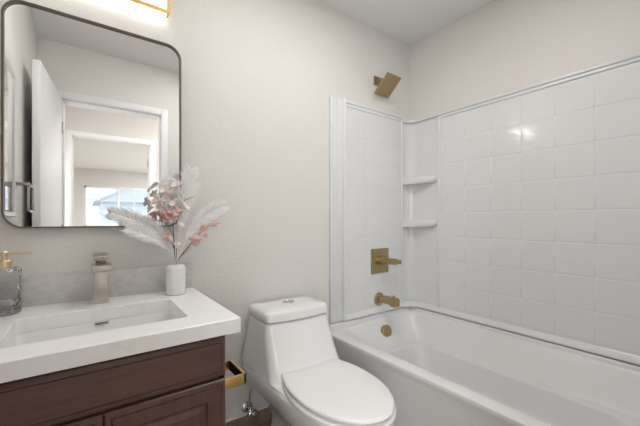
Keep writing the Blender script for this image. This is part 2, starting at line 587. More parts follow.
dn.lathe((1.62, 1.18, 0.088), [(0.035, 0.0), (0.035, 0.006), (0.025, 0.008), (0.022, 0.016), (0.001, 0.018)], 'z', 28)
tag(dn.build('drain', M['bronze'], t), 'bronze tub drain')

# ============================================================ SURROUND
s_ = thing('tub_surround', (RX, 0.8, 0.45), 'white moulded tub surround with a tile pattern, above the bathtub', 'shower surround')
P = 0.1655
PT = 0.022                    # thickness of a panel


def tile_field(mb, origin, u, v, n, us, vs, rise=0.0008, gap=0.0008, slope=0.007):
    """raised pillowed tiles; origin + u*a + v*b, normal n"""
    origin, u, v, n = Vector(origin), Vector(u), Vector(v), Vector(n)
    for a0, a1 in zip(us[:-1], us[1:]):
        for b0, b1 in zip(vs[:-1], vs[1:]):
            rows = []
            for ins, h in ((gap, -0.001), (gap + 0.001, rise * 0.55), (gap + slope * 0.5, rise * 0.9), (gap + slope * 1.6, rise)):
                rows.append([origin + u * (a0 + ins) + v * (b0 + ins) + n * h,
                             origin + u * (a1 - ins) + v * (b0 + ins) + n * h,
                             origin + u * (a1 - ins) + v * (b1 - ins) + n * h,
                             origin + u * (a0 + ins) + v * (b1 - ins) + n * h])
            mb.loft(rows, cap0=False)


SZ0, SZ1 = 0.452, 1.85
# long panel on the right wall
lp = MB()
px_ = RX - PT
lp.box(px_, RX - 0.001, 0.29, 1.34, SZ0, SZ1 - 0.035)
ys = [0.304, 0.47, 0.635, 0.80, 0.967, 1.133, 1.300]
zs = [0.500, 0.652, 0.818, 0.984, 1.150, 1.316, 1.482, 1.648, 1.810]
tile_field(lp, (px_, 0, 0), (0, 1, 0), (0, 0, 1), (-1, 0, 0), ys, zs)
lp.build('long_panel', M['acrylic'], s_, sharp=60)
# end panel with the fittings, on the back wall
ep = MB()
py_ = BY - PT
ep.box(1.352, 1.915, py_, BY - 0.001, SZ0, 1.872)
tile_field(ep, (0, py_, 0), (1, 0, 0), (0, 0, 1), (0, -1, 0), [1.385, 1.53, 1.695, 1.86, 1.895],
           [0.510, 0.652, 0.818, 0.984, 1.150, 1.316, 1.482, 1.648, 1.815], rise=0.0008)
ep.build('end_panel', M['acrylic'], s_, sharp=60)
ep = MB()
ep.box(1.352, 1.915, FY + 0.001, FY + PT, SZ0, 1.872)
ep.build('end_panel', M['acrylic'], s_)
# outer flange, fluted
MB().box(1.238, 1.352, FY + 0.001, FY + 0.012, SZ0, 1.880, 0.003).build('outer_flange', M['acrylic'], s_)
fl = MB().box(1.238, 1.352, BY - 0.012, BY - 0.001, SZ0, 1.880, 0.003)
for c in (1.244,):
    fl.box(c - 0.006, c + 0.006, BY - 0.022, BY - 0.002, SZ0, 1.880, 0.005, 3)
for c in (1.285, 1.318):
    fl.box(c - 0.012, c + 0.012, BY - 0.0135, BY - 0.002, SZ0, 1.878, 0.0014, 2)
fl.build('outer_flange', M['acrylic'], s_)
fl = MB()
fl.box(1.340, 1.356, BY - 0.034, BY - 0.001, SZ0, 1.884, 0.006, 3)
fl.box(1.902, 1.918, BY - 0.029, BY - 0.001, SZ0, 1.852, 0.006, 3)
fl.box(1.352, 1.905, BY - 0.032, BY - 0.001, 1.852, 1.876, 0.006, 3)
fl.box(1.352, 1.905, BY - 0.027, BY - 0.001, 1.832, 1.8525, 0.003, 3)
fl.box(RX - 0.028, RX - 0.001, 1.318, 1.336, SZ0, 1.842, 0.005, 3)
fl.box(RX - 0.034, RX - 0.001, 0.286, 0.304, SZ0, 1.842, 0.006, 3)
fl.box(RX - 0.036, RX - 0.001, 0.286, 1.336, 1.829, 1.850, 0.007, 3)
fl.box(RX - 0.029, RX - 0.001, 0.304, 1.318, 1.812, 1.8295, 0.003, 3)
fl.build('edge_trim', M['acrylic'], s_)


# corner columns with two moulded shelves
def arc(cx, cy, r, a0, a1, n):
    return [(cx + r * math.cos(R(a0 + (a1 - a0) * k / n)), cy + r * math.sin(R(a0 + (a1 - a0) * k / n))) for k in range(n + 1)]


def column(flip):
    """column cross-section in the corner x=RX, y=BY; flip mirrors it to the other end of the tub"""
    fy = (lambda y: y) if not flip else (lambda y: FY + BY - y)
    inner = [(1.914, BY - 0.014)] + arc(RX - 0.014 - 0.075, BY - 0.014 - 0.075, 0.075, 90, 0, 8) + [(RX - 0.014, 1.334)]
    outline = inner + [(RX - 0.001, 1.334), (RX - 0.001, BY - 0.001), (1.914, BY - 0.001)]
    c = MB()
    c.prism([(x, fy(y)) for x, y in outline], SZ0, 1.835)
    cap = [(1.910, BY - 0.030), (1.945, BY - 0.032)] + arc(RX - 0.034 - 0.06, BY - 0.034 - 0.06, 0.06, 88, 2, 8) + \
          [(RX - 0.034, 1.330), (RX - 0.001, 1.330), (RX - 0.001, BY - 0.001), (1.910, BY - 0.001)]
    c.prism([(x, fy(y)) for x, y in cap], 1.832, 1.850)
    ob = c.build('corner_column', M['acrylic'], s_, sharp=40)
    for z in (1.408, 1.092):
        sh = MB()
        def shape(k):
            pts = []
            for q in range(11):
                a = q / 10
                # front edge: straight along the back wall, rounding towards the right wall
                x = 1.920 + (RX - 0.016 - 1.920) * a
                y = BY - 0.012 - (0.030 + 0.212 * math.sin(a * math.pi / 2) ** 0.85) * k
                pts.append((x, y))
            return [(1.916, BY - 0.010)] + pts + [(RX - 0.010, BY - 0.010)]
        secs = []
        for dz, k in ((-0.044, 0.84), (-0.038, 0.94), (-0.026, 0.985), (-0.006, 1.0), (0.002, 0.985), (0.006, 0.94)):
            secs.append([(x, fy(y), z + dz) for x, y in shape(k)])
        sh.loft(secs)
        sh.build('shelf', M['acrylic'], ob, sharp=50)


column(False)
column(True)
# rounded bottom moulding running round the corners
bt = MB()
prof = [(0.000, 0.0), (0.018, 0.002), (0.020, 0.012), (0.013, 0.020), (0.010, 0.026), (0.006, 0.036), (0.0, 0.040)]
path = [(1.356, BY - 0.018)] + [(1.80, BY - 0.018)] + arc(RX - 0.018 - 0.11, BY - 0.018 - 0.11, 0.11, 90, 0, 10) + [(RX - 0.018, 1.0), (RX - 0.018, 0.6)] + \
       arc(RX - 0.018 - 0.11, FY + 0.018 + 0.11, 0.11, 0, -90, 10) + [(1.80, FY + 0.018), (1.356, FY + 0.018)]
rows = []
for i, p in enumerate(path):
    a = Vector(path[max(i - 1, 0)])
    b = Vector(path[min(i + 1, len(path) - 1)])
    tt = (b - a).normalized()
    nn = Vector((tt.y, -tt.x))           # towards the tub
    rows.append([(p[0] + nn.x * u, p[1] + nn.y * u, SZ0 + h) for u, h in prof] + [(p[0] - nn.x * 0.006, p[1] - nn.y * 0.006, SZ0 + 0.040), (p[0] - nn.x * 0.006, p[1] - nn.y * 0.006, SZ0)])
bt.loft(rows)
bt.build('bottom_moulding', M['acrylic'], s_, sharp=60)

# ============================================================ FITTINGS
# shower head
sh = thing('shower_sprayer', (1.662, BY, 2.08), 'square bronze shower head on the wall above the tub surround', 'shower head')
MB().box(1.632, 1.692, BY - 0.010, BY - 0.001, 2.05, 2.11, 0.002).build('flange', M['bronze'], sh)
a = MB()
a.tube(bez([(1.664, BY - 0.005, 2.080), (1.668, BY - 0.035, 2.083), (1.672, BY - 0.065, 2.065), (1.675, BY - 0.083, 2.038)], 6), 0.0095, 12)
a.ball((1.675, BY - 0.080, 2.042), 0.017)
a.build('arm', M['bronze'], sh)
hm = Matrix.Translation((1.676, 1.503, 2.021)) @ Matrix.Rotation(R(-40), 4, 'X')
h = MB()
h.box(-0.068, 0.068, -0.080, 0.080, -0.006, 0.008, 0.002, mtx=hm)
h.box(-0.022, 0.022, -0.022, 0.022, 0.006, 0.022, 0.003, mtx=hm)
hp = h.build('head_plate', M['bronze'], sh)
nz = MB()
for ix in range(8):
    for iy in range(9):
        c = hm @ Vector((-0.054 + ix * 0.108 / 7, -0.064 + iy * 0.128 / 8, -0.0064))
        nz.ball(c, 0.0022, seg=6)
nz.build('nozzle_face', M['dark_nickel'], hp)

# shower valve
VY = BY - PT - 0.003
sv = thing('shower_valve', (1.668, VY, 0.815), 'square bronze shower valve with a lever handle, above the tub spout', 'shower valve')
MB().box(1.582, 1.754, VY - 0.006, VY + 0.002, 0.727, 0.901, 0.002).build('plate', M['bronze'], sv)
hb = MB()
hb.lathe((1.662, VY - 0.005, 0.818), [(0.030, 0.0), (0.030, 0.014), (0.022, 0.018)], 'y', 28)
hb.box(1.638, 1.686, VY - 0.075, VY - 0.015, 0.794, 0.842, 0.004)
hh = hb.build('handle', M['bronze'], sv)
lv = MB()
lm = Matrix.Translation((1.668, VY - 0.068, 0.818)) @ Matrix.Rotation(R(7), 4, 'Y')
lv.box(-0.02, 0.085, -0.020, 0.016, -0.021, 0.021, 0.004, mtx=lm)
lv.box(0.06, 0.140, -0.012, 0.010, -0.014, 0.014, 0.003, mtx=lm)
lv.build('lever', M['bronze'], hh)
# tub spout
ts = thing('tub_spout', (1.660, VY, 0.548), 'bronze tub spout with a diverter knob, over the end of the bathtub', 'tub spout')
MB().lathe((1.660, VY + 0.002, 0.548), [(0.046, 0.0), (0.046, 0.008), (0.040, 0.013), (0.022, 0.015)], 'y', 32).build('flange', M['bronze'], ts)
sp = MB()
secs = []
for d, hz0, hz1, hw in ((0.010, -0.026, 0.026, 0.026), (0.06, -0.020, 0.027, 0.025), (0.105, -0.020, 0.028, 0.025), (0.125, -0.032, 0.028, 0.025),
                        (0.158, -0.034, 0.026, 0.024), (0.166, -0.031, 0.020, 0.022)):
    secs.append([(x + 1.660, VY - d, z + 0.548 + 0.05 * d) for x, z in rr(-hw, hw, hz0, hz1, 0.009, 3)])
sp.loft(secs)
sp.build('spout', M['bronze'], ts, sharp=50)
dk = MB()
dk.lathe((1.660, VY - 0.135, 0.548), [(0.005, 0.020), (0.005, 0.032), (0.010, 0.034), (0.010, 0.044), (0.006, 0.047)], 'z', 16)
dk.build('diverter_knob', M['bronze'], ts)

# ============================================================ TOILET
to = thing('toilet', (0.861, 1.565, 0), 'white one-piece toilet with its lid down, between vanity and bathtub', 'toilet')
TC = 0.861


def toilet_sec(z, hw, yb, yf, back_w=1.0, straight=0.45, n=40, p=2.2):
    """closed outline: squared-off at the wall end (yb), elliptical towards yf"""
    L_ = yb - yf
    ym = yb - L_ * straight
    pts = []
    # front half ellipse from left (x=-hw) round to right
    for k in range(n + 1):
        a = math.pi * k / n
        c, s = math.cos(a), math.sin(a)
        x = -hw * math.copysign(abs(c) ** (2 / p), c)
        y = ym - (ym - yf) * abs(s) ** (2 / p)
        pts.append((TC + x, y, z))
    # right side back to wall, with rounded corner, and left
    rb = 0.045
    hb_ = hw * back_w
    m = 6
    for k in range(1, m + 1):
        tq = k / (m + 1)
        pts.append((TC + hw + (hb_ - hw) * tq, ym + (yb - rb - ym) * tq, z))
    for k in range(m + 1):
        a = R(90 * k / m)
        pts.append((TC + hb_ - rb + rb * math.cos(a), yb - rb + rb * math.sin(a), z))
    for k in range(m + 1):
        a = R(90 + 90 * k / m)
        pts.append((TC - hb_ + rb + rb * math.cos(a), yb - rb + rb * math.sin(a), z))
    for k in range(1, m + 1):
        tq = 1 - k / (m + 1)
        pts.append((TC - hw - (hb_ - hw) * tq, ym + (yb - rb - ym) * tq, z))
    return pts


def tank_sec(z, hw, yb, yf, r, hwb=None):
    """tank outline with the same point count and order as toilet_sec"""
    ref = toilet_sec(z, 0.2, yb, yb - 0.4)
    n = 40
    hwb = hwb or hw
    pts = []
    # front run: left side corner - front face - right corner
    for k in range(n + 1):
        q = k / n
        if q < 0.25:
            a = R(180 + 90 * q / 0.25)
            pts.append((TC - hw + r + r * math.cos(a), yf + r + r * math.sin(a), z))
        elif q <= 0.75:
            s = (q - 0.25) / 0.5
            pts.append((TC - hw + r + (2 * hw - 2 * r) * s, yf - 0.012 * math.sin(math.pi * s), z))
        else:
            a = R(270 + 90 * (q - 0.75) / 0.25)
            pts.append((TC + hw - r + r * math.cos(a), yf + r + r * math.sin(a), z))
    rb, m = 0.03, 6
    ym = yf + r
    for k in range(1, m + 1):
        tq = k / (m + 1)
        pts.append((TC + hw + (hwb - hw) * tq, ym + (yb - rb - ym) * tq, z))
    for k in range(m + 1):
        a = R(90 * k / m)
        pts.append((TC + hwb - rb + rb * math.cos(a), yb - rb + rb * math.sin(a), z))
    for k in range(m + 1):
        a = R(90 + 90 * k / m)
        pts.append((TC - hwb + rb + rb * math.cos(a), yb - rb + rb * math.sin(a), z))
    for k in range(1, m + 1):
        tq = 1 - k / (m + 1)
        pts.append((TC - hw - (hwb - hw) * tq, ym + (yb - rb - ym) * tq, z))
    return pts


YB = 1.560
S = [toilet_sec(0.0, 0.104, 1.50, 0.93), toilet_sec(0.03, 0.096, 1.50, 0.935), toilet_sec(0.10, 0.082, 1.505, 0.935),
     toilet_sec(0.15, 0.096, 1.52, 0.905), toilet_sec(0.20, 0.126, 1.54, 0.865), toilet_sec(0.25, 0.162, 1.55, 0.825, 1.04),
     toilet_sec(0.295, 0.187, YB, 0.790, 1.12), toilet_sec(0.335, 0.194, YB, 0.765, 1.135), toilet_sec(0.362, 0.196, YB, 0.757, 1.13), toilet_sec(0.374, 0.191, YB, 0.761, 1.15),
     toilet_sec(0.379, 0.184, YB, 0.772, 1.19)]
S += [tank_sec(0.382, 0.196, YB, 1.175, 0.070, 0.220), tank_sec(0.390, 0.194, YB, 1.200, 0.070, 0.220), tank_sec(0.408, 0.193, YB, 1.224, 0.066, 0.218),
      tank_sec(0.44, 0.191, YB, 1.248, 0.060, 0.213), tank_sec(0.48, 0.187, YB, 1.270, 0.054, 0.203), tank_sec(0.54, 0.182, YB, 1.298, 0.046, 0.191),
      tank_sec(0.595, 0.177, YB, 1.322, 0.038, 0.181), tank_sec(0.611, 0.175, YB, 1.328, 0.036, 0.179), tank_sec(0.615, 0.167, YB, 1.338, 0.030, 0.171)]
MB().loft(S).build('toilet_body', M['china'], to, sharp=60)
lid = MB()
lid.loft([tank_sec(0.6185, 0.168, YB, 1.337, 0.030, 0.172), tank_sec(0.6188, 0.176, YB, 1.328, 0.034, 0.180), tank_sec(0.622, 0.179, YB + 0.003, 1.323, 0.036, 0.184), tank_sec(0.653, 0.178, YB + 0.002, 1.326, 0.036, 0.183),
          tank_sec(0.663, 0.174, YB - 0.002, 1.331, 0.034, 0.179), tank_sec(0.668, 0.164, YB - 0.01, 1.343, 0.030, 0.169), tank_sec(0.671, 0.10, YB - 0.06, 1.40, 0.03, 0.10)])
lo = lid.build('tank_lid', M['china'], to, sharp=60)
MB().lathe((0.862, 1.455, 0.670), [(0.031, 0.0), (0.031, 0.004), (0.027, 0.005), (0.025, 0.0025), (0.023, 0.0045), (0.001, 0.005)], 'z', 32).build('flush_button', M['chrome'], to)


def seat_sec(z, hw, yb, yf, n=48, bw=0.145):
    """seat outline: straight hinge end of half-width bw, elongated oval towards yf"""
    pts = []
    ym = yb - 0.20
    for k in range(n + 1):
        a = math.pi * k / n
        c, s = math.cos(a), math.sin(a)
        pts.append((TC - hw * math.copysign(abs(c) ** 1.04, c), ym - (ym - yf) * s ** 0.97, z))
    m = 10
    for k in range(1, m + 1):
        tq = k / m
        pts.append((TC + hw + (bw - hw) * (tq ** 2.2), ym + (yb - ym) * tq, z))
    for k in range(1, m):
        pts.append((TC + bw - 2 * bw * k / m, yb, z))
    for k in range(m, 0, -1):
        tq = k / m
        pts.append((TC - hw - (bw - hw) * (tq ** 2.2), ym + (yb - ym) * tq, z))
    return pts


st = MB()
st.loft([seat_sec(0.380, 0.184, 1.228, 0.760), seat_sec(0.383, 0.191, 1.232, 0.752), seat_sec(0.395, 0.192, 1.232, 0.751), seat_sec(0.399, 0.188, 1.228, 0.756)])
st.build('seat', M['seat'], to, sharp=60)
st = MB()
st.loft([seat_sec(0.403, 0.176, 1.233, 0.768), seat_sec(0.406, 0.183, 1.238, 0.760), seat_sec(0.416, 0.186, 1.240, 0.755), seat_sec(0.421, 0.183, 1.238, 0.759),
         seat_sec(0.424, 0.174, 1.232, 0.770, bw=0.138), seat_sec(0.426, 0.12, 1.18, 0.83, bw=0.09)])
st.build('seat_lid', M['seat'], to, sharp=60)
for x in (-0.075, 0.075):
    MB().box(TC + x - 0.02, TC + x + 0.02, 1.205, 1.232, 0.384, 0.416, 0.004).build('hinge', M['seat'], to)
to.rotation_euler = (0, 0, R(-2.5))

# shut-off valve and hose
vl = thing('shutoff_valve', (0.690, BY - 0.002, 0.112), 'small chrome shut-off valve low on the wall left of the toilet', 'valve')
MB().lathe((0.690, BY - 0.001, 0.112), [(0.030, 0.0), (0.030, 0.003), (0.018, 0.010), (0.009, 0.011), (0.009, 0.03)], 'y', 24).build('escutcheon', M['chrome'], vl)
b = MB()
b.lathe((0.690, BY - 0.022, 0.112), [(0.011, 0.0), (0.013, 0.004), (0.013, 0.030), (0.008, 0.034), (0.006, 0.05)], 'y', 16)
b.lathe((0.690, BY - 0.038, 0.112), [(0.008, 0.0), (0.008, 0.028), (0.010, 0.028), (0.010, 0.04), (0.006, 0.042)], 'z', 14)
b.build('valve_body', M['chrome'], vl)
b = MB()
b.ball((0.690, BY - 0.073, 0.112), 0.026, (1.15, 0.36, 0.8), seg=20)
b.build('handle', M['chrome'], vl)
b = MB()
b.tube(bez([(0.690, BY - 0.038, 0.152), (0.691, BY - 0.036, 0.195), (0.708, BY - 0.036, 0.225), (0.735, BY - 0.036, 0.215), (0.760, BY - 0.036, 0.19)], 8), 0.005, 8)
b.build('supply_hose', M['hose'], vl)

# ============================================================ VANITY
va = thing('vanity_cabinet', (0.045, 1.30, 0), 'dark reddish-brown wooden vanity cabinet under the white countertop', 'cabinet')
CX0, CX1, CF = -0.280, 0.367, 1.030        # carcass
b = MB()
b.box(CX0, CX0 + 0.018, CF, BY - 0.002, 0.10, 0.735)
b.box(CX1 - 0.018, CX1, CF, BY - 0.002, 0.10, 0.735)
b.box(CX0, CX1, CF, CF + 0.018, 0.10, 0.735)
b.box(CX0, CX1, BY - 0.012, BY - 0.002, 0.10, 0.735)
b.box(CX0, CX1, CF, BY - 0.002, 0.10, 0.118)
b.box(CX0 + 0.02, CX1 - 0.0, CF + 0.06, BY - 0.002, 0.0, 0.10)
b.build('cabinet_body', M['wood_v'], va)


def panel_front(name, x0, x1, z0, z1, frame, parent):
    """slab with an eased edge profile; frame>0 makes a recessed centre panel with a raised field"""
    yb, yf = CF - 0.001, CF - 0.020
    m = MB()

    def sec(ins, y):
        return [(x0 + ins, y, z0 + ins), (x1 - ins, y, z0 + ins), (x1 - ins, y, z1 - ins), (x0 + ins, y, z1 - ins)]
    secs = [sec(0.0, yb), sec(0.0, yf + 0.008), sec(0.003, yf + 0.004), sec(0.014, yf + 0.0015), sec(0.0155, yf + 0.004), sec(0.018, yf + 0.004), sec(0.0195, yf)]
    if frame:
        secs += [sec(frame, yf), sec(frame + 0.003, yf + 0.002), sec(frame + 0.006, yf + 0.009), sec(frame + 0.014, yf + 0.009), sec(frame + 0.030, yf + 0.003)]
    m.loft(secs)
    return m.build(name, M['wood'] if not frame else M['wood_v'], parent, sharp=20)


panel_front('drawer_front', CX0 + 0.004, CX1 - 0.001, 0.600, 0.727, 0, va)
panel_front('door', 0.0405, CX1 - 0.001, 0.115, 0.590, 0.055, va)
panel_front('door', CX0 + 0.004, 0.0375, 0.115, 0.590, 0.055, va)

# countertop with a cut-out, and backsplash
KX0, KX1, KF = LX + 0.003, 0.410, 0.995
ZT, ZB = 0.783, 0.737
SX0, SX1, SY0, SY1 = -0.178, 0.275, 1.105, 1.397
ct = thing('countertop', (0.06, 1.3, ZB), 'white quartz countertop with faint grey veins, on the dark vanity', 'countertop')
c = MB()


def osec(ins, z):
    return [(x, y, z) for x, y in rr(KX0 + ins, KX1 - ins, KF + ins, BY - 0.002 - ins, 0.004, 4)]


def isec(ins, z):
    return [(x, y, z) for x, y in rr(SX0 - ins, SX1 + ins, SY0 - ins, SY1 + ins, 0.020, 4)]


c.loft([osec(0, ZB), osec(0, ZT - 0.002), osec(0.002, ZT), isec(0.0015, ZT), isec(0, ZT - 0.0015), isec(0, ZB)], closed=True)
c.build('slab', M['quartz'], ct)
c = MB().box(KX0, 0.408, BY - 0.022, BY - 0.002, ZT + 0.0005, 0.895, 0.0015)
tag(c.build('backsplash', M['splash'], ct), 'low grey stone backsplash')

sk = thing('sink', ((SX0 + SX1) / 2, (SY0 + SY1) / 2, ZB - 0.12), 'white rectangular undermount sink set into the countertop', 'sink')
c = MB()


def bsec(ins, z, r=0.02):
    return [(x, y, z) for x, y in rr(SX0 - 0.001 + ins, SX1 + 0.001 - ins, SY0 - 0.001 + ins, SY1 + 0.001 - ins, r, 6)]


c.loft([bsec(-0.012, ZB - 0.002), bsec(0.0, ZB - 0.001), bsec(0.004, ZB - 0.02, 0.025), bsec(0.012, ZB - 0.085, 0.03), bsec(0.022, ZB - 0.112, 0.035),
        bsec(0.045, ZB - 0.124, 0.04), bsec(0.12, ZB - 0.130, 0.01),
        bsec(0.12, ZB - 0.140, 0.01), bsec(0.035, ZB - 0.136, 0.05), bsec(0.010, ZB - 0.118, 0.045), bsec(0.0, ZB - 0.09, 0.04), bsec(-0.012, ZB - 0.01)], closed=True)
c.box(SX0 + 0.11, SX1 - 0.11, SY0 + 0.11, SY1 - 0.11, ZB - 0.139, ZB - 0.1305)
c.build('basin', M['basin'], sk, sharp=50)
c = MB().box(0.028, 0.068, SY1 - 0.010, SY1 - 0.0005, ZB - 0.0095, ZB - 0.0045, 0.001)
tag(c.build('overflow_slot', M['dark_nickel'], sk), 'thin dark overflow slot')
c = MB().lathe((0.048, 1.25, ZB - 0.131), [(0.023, 0), (0.023, 0.004), (0.014, 0.006), (0.001, 0.007)], 'z', 28)
c.build('drain', M['nickel'], sk)

# faucet
fx, fy = 0.049, 1.490
fa = thing('faucet', (fx, fy, ZT), 'square brushed nickel basin faucet behind the sink', 'faucet')
MB().box(fx - 0.0245, fx + 0.0245, fy - 0.022, fy + 0.026, ZT + 0.0003, 0.918, 0.002).build('column', M['nickel'], fa)
c = MB()
c.box(fx - 0.031, fx + 0.031, fy - 0.105, fy + 0.026, 0.915, 0.936, 0.002)
c.build('spout', M['nickel'], fa)
c = MB()
c.lathe((fx, fy, 0.936), [(0.017, -0.002), (0.017, 0.014), (0.012, 0.016)], 'z', 24)
c.build('handle_stem', M['dark_nickel'], fa)
c = MB()
hmx = Matrix.Translation((fx, fy, 0.951)) @ Matrix.Rotation(R(8), 4, 'X')
c.box(-0.0235, 0.0235, -0.036, 0.026, 0.0, 0.020, 0.003, mtx=hmx)
hd_ = c.build('handle', M['nickel'], fa)
c = MB()
c.lathe(hmx @ Vector((0.004, -0.0362, 0.0125)), [(0.003, -0.0005), (0.003, 0.0008)], 'y', 12)
c.build('indicator_dot', M['dark_nickel'], hd_)

# soap dispenser
sx, sy = -0.219, 1.498
so = thing('soap_dispenser', (sx, sy, ZT), 'grey dimpled glass soap dispenser with a gold pump, at the left of the countertop', 'soap dispenser')
c = MB()
secs = []
nseg, nz_ = 96, 64
H0, H1 = ZT + 0.0005, 0.938


def cell(aa, zz):
    # rows of dimples, every other row shifted
    row = (zz - H0) / 0.019
    k_ = math.floor(row)
    ph_ = aa * 6.0 + (k_ % 2) * math.pi / 2 + 0.5 * math.sin(k_ * 2.3)
    return 0.0017 * (abs(math.sin(ph_)) * math.sin(math.pi * (row - k_)) - 0.5)


for k in range(nz_ + 1):
    z = H0 + (H1 - H0) * k / nz_
    r0 = 0.0425
    edge = min((z - H0) / 0.006, (H1 - z) / 0.006, 1.0)
    r = r0 - 0.004 * (1 - edge) ** 2
    secs.append([(sx + (r + cell(2 * math.pi * q / nseg, z) * edge) * math.cos(2 * math.pi * q / nseg),
                  sy + (r + cell(2 * math.pi * q / nseg, z) * edge) * math.sin(2 * math.pi * q / nseg), z) for q in range(nseg)])
secs.append([(sx + 0.020 * math.cos(2 * math.pi * q / nseg), sy + 0.020 * math.sin(2 * math.pi * q / nseg), H1 + 0.002) for q in range(nseg)])
# inside of the glass
for rr_, z in ((0.017, H1 - 0.002), (0.034, H1 - 0.004), (0.037, H1 - 0.010), (0.037, H0 + 0.012), (0.030, H0 + 0.008)):
    secs.append([(sx + rr_ * math.cos(2 * math.pi * q / nseg), sy + rr_ * math.sin(2 * math.pi * q / nseg), z) for q in range(nseg)])
c.loft(secs)
tag(c.build('bottle', M['grey_glass'], so, sharp=80), 'grey dimpled glass bottle')
c = MB().lathe((sx, sy, H1), [(0.019, 0.0022), (0.019, 0.024), (0.0175, 0.026), (0.008, 0.0265), (0.008, 0.040), (0.006, 0.042)], 'z', 32)
tag(c.build('collar', M['pale_gold'], so), 'gold collar')
c = MB()
c.lathe((sx, sy, H1), [(0.010, 0.041), (0.011, 0.043), (0.011, 0.054), (0.009, 0.056)], 'z', 20)
c.tube([(sx + 0.004, sy - 0.001, H1 + 0.0505), (sx + 0.03, sy - 0.003, H1 + 0.0508), (sx + 0.066, sy - 0.006, H1 + 0.0488), (sx + 0.071, sy - 0.006, H1 + 0.047)], [0.0045, 0.0042, 0.0036, 0.003], 10)
tag(c.build('pump_head', M['pale_gold'], so), 'gold pump spout')
# vase
vx, vy = 0.314, 1.474
c = MB()
secs = []
nseg = 96


def ring(r, z, rib):
    return [(vx + (r + rib * math.cos(24 * 2 * math.pi * q / nseg)) * math.cos(2 * math.pi * q / nseg),
             vy + (r + rib * math.cos(24 * 2 * math.pi * q / nseg)) * math.sin(2 * math.pi * q / nseg), z) for q in range(nseg)]


for r, z, rib in ((0.033, 0.0005, 0), (0.0365, 0.004, .0002), (0.0375, 0.012, .0003), (0.0375, 0.06, .0003), (0.0375, 0.108, .0003), (0.036, 0.116, .0002),
                  (0.031, 0.1235, .0002), (0.025, 0.127, 0), (0.0235, 0.1285, 0), (0.0215, 0.127, 0), (0.0215, 0.118, 0), (0.030, 0.10, 0), (0.033, 0.03, 0), (0.028, 0.008, 0)):
    secs.append(ring(r, ZT + z, rib))
c.loft(secs)
tag(c.build('vase', M['vase'], loc=(vx, vy, ZT)), 'small matte white ribbed vase at the right end of the countertop', 'vase')


# ------------------------------------------------------------ flowers
def stem_obj(name, pts, r0, r1, parent, m=None):
    p = bez(pts, 8)
    n = len(p)
    return MB().tube(p, [r0 + (r1 - r0) * k / (n - 1) for k in range(n)], 7).build(name, m or M['stem'], parent)


def plume(label, pts, width, start=0.30, tilt=(0, -0.35, 0), droop=0.0, seed=1, nb=95, asym=(1, 1), parts=True):
    rg = random.Random(seed)
    root = thing('feather_plume', pts[0], label, 'dried plume', 'white feathery plumes in the vase')
    p = bez(pts, 24)
    n = len(p)
    MB().tube(p, [0.0016 - 0.0011 * k / (n - 1) for k in range(n)], 6).build('stem', M['plume'], root)
    mb = MB()
    bm = mb.bm
    for k in range(nb):
        q = start + (1 - start) * (k + rg.random() * 0.6) / nb
        i = min(n - 2, int(q * (n - 1)))
        base = p[i].lerp(p[i + 1], q * (n - 1) - i)
        tan = (p[i + 1] - p[i]).normalized()
        side0 = tan.cross(Vector((0.25, -1, 0.15))).normalized()
        u = (q - start) / (1 - start)
        env = min(1.0, 0.30 + 1.7 * u) * (1.0 - 0.55 * u ** 3)
        for s in (-1, 1):
            for rep_ in range(2):
                ln = width * env * rg.uniform(0.55, 1.2)
                out = (side0 * s + Vector((0, rg.uniform(-0.6, 0.3), 0))).normalized()
                d = (tan * rg.uniform(0.35, 0.65) + out).normalized()
                d2 = (tan * 1.0 + out * rg.uniform(0.05, 0.5) + Vector((0, rg.uniform(-.2, .2), -droop))).normalized()
                v = base.copy()
                m = 6
                wv = d.cross(Vector((rg.uniform(-.3, .3), -1, rg.uniform(-.3, .3)))).normalized()
                prev = None
                for j_ in range(m + 1):
                    t_ = j_ / m
                    w_ = 0.00135 * (1 - 0.6 * t_)
                    pv = Vector((v.x, min(v.y, BY - 0.006), v.z))
                    pr = [bm.verts.new(pv + wv * w_), bm.verts.new(pv - wv * w_)]
                    if prev:
                        bm.faces.new((prev[0], prev[1], pr[1], pr[0]))
                    prev = pr
                    v = v + (d * (1 - t_) + d2 * t_).normalized() * (ln / m) + Vector((rg.uniform(-1, 1), rg.uniform(-1, 1), rg.uniform(-1, 1))) * 0.0006
    mb.build('barbs', M['plume'], root)
    return root


plume('tall white feathery plume standing upright above the vase, against the wall',
      [(0.318, 1.476, 0.86), (0.322, 1.488, 0.948), (0.335, 1.478, 1.078), (0.358, 1.470, 1.21), (0.376, 1.466, 1.325)], 0.070, 0.46, seed=3, nb=120)
plume('long white feathery plume reaching left across the bottom of the mirror',
      [(0.311, 1.476, 0.86), (0.312, 1.490, 0.935), (0.270, 1.500, 1.030), (0.180, 1.500, 1.092), (0.082, 1.500, 1.130)], 0.060, 0.36, seed=4, nb=130)
plume('lower white feathery plume reaching left below the mirror edge',
      [(0.309, 1.470, 0.86), (0.305, 1.462, 0.931), (0.261, 1.455, 1.00), (0.195, 1.452, 1.040), (0.125, 1.450, 1.068)], 0.046, 0.42, seed=5, nb=90)
plume('white feathery plume leaning right from the vase, over bare wall',
      [(0.318, 1.470, 0.86), (0.321, 1.462, 0.938), (0.376, 1.460, 1.055), (0.450, 1.460, 1.128), (0.522, 1.460, 1.168)], 0.060, 0.42, seed=6, nb=120)
plume('thin white plume arching over to the left at the mirror edge',
      [(0.316, 1.466, 0.86), (0.309, 1.452, 0.974), (0.325, 1.448, 1.164), (0.315, 1.447, 1.252), (0.280, 1.446, 1.274), (0.240, 1.446, 1.238)], 0.014, 0.62, seed=8, nb=70)


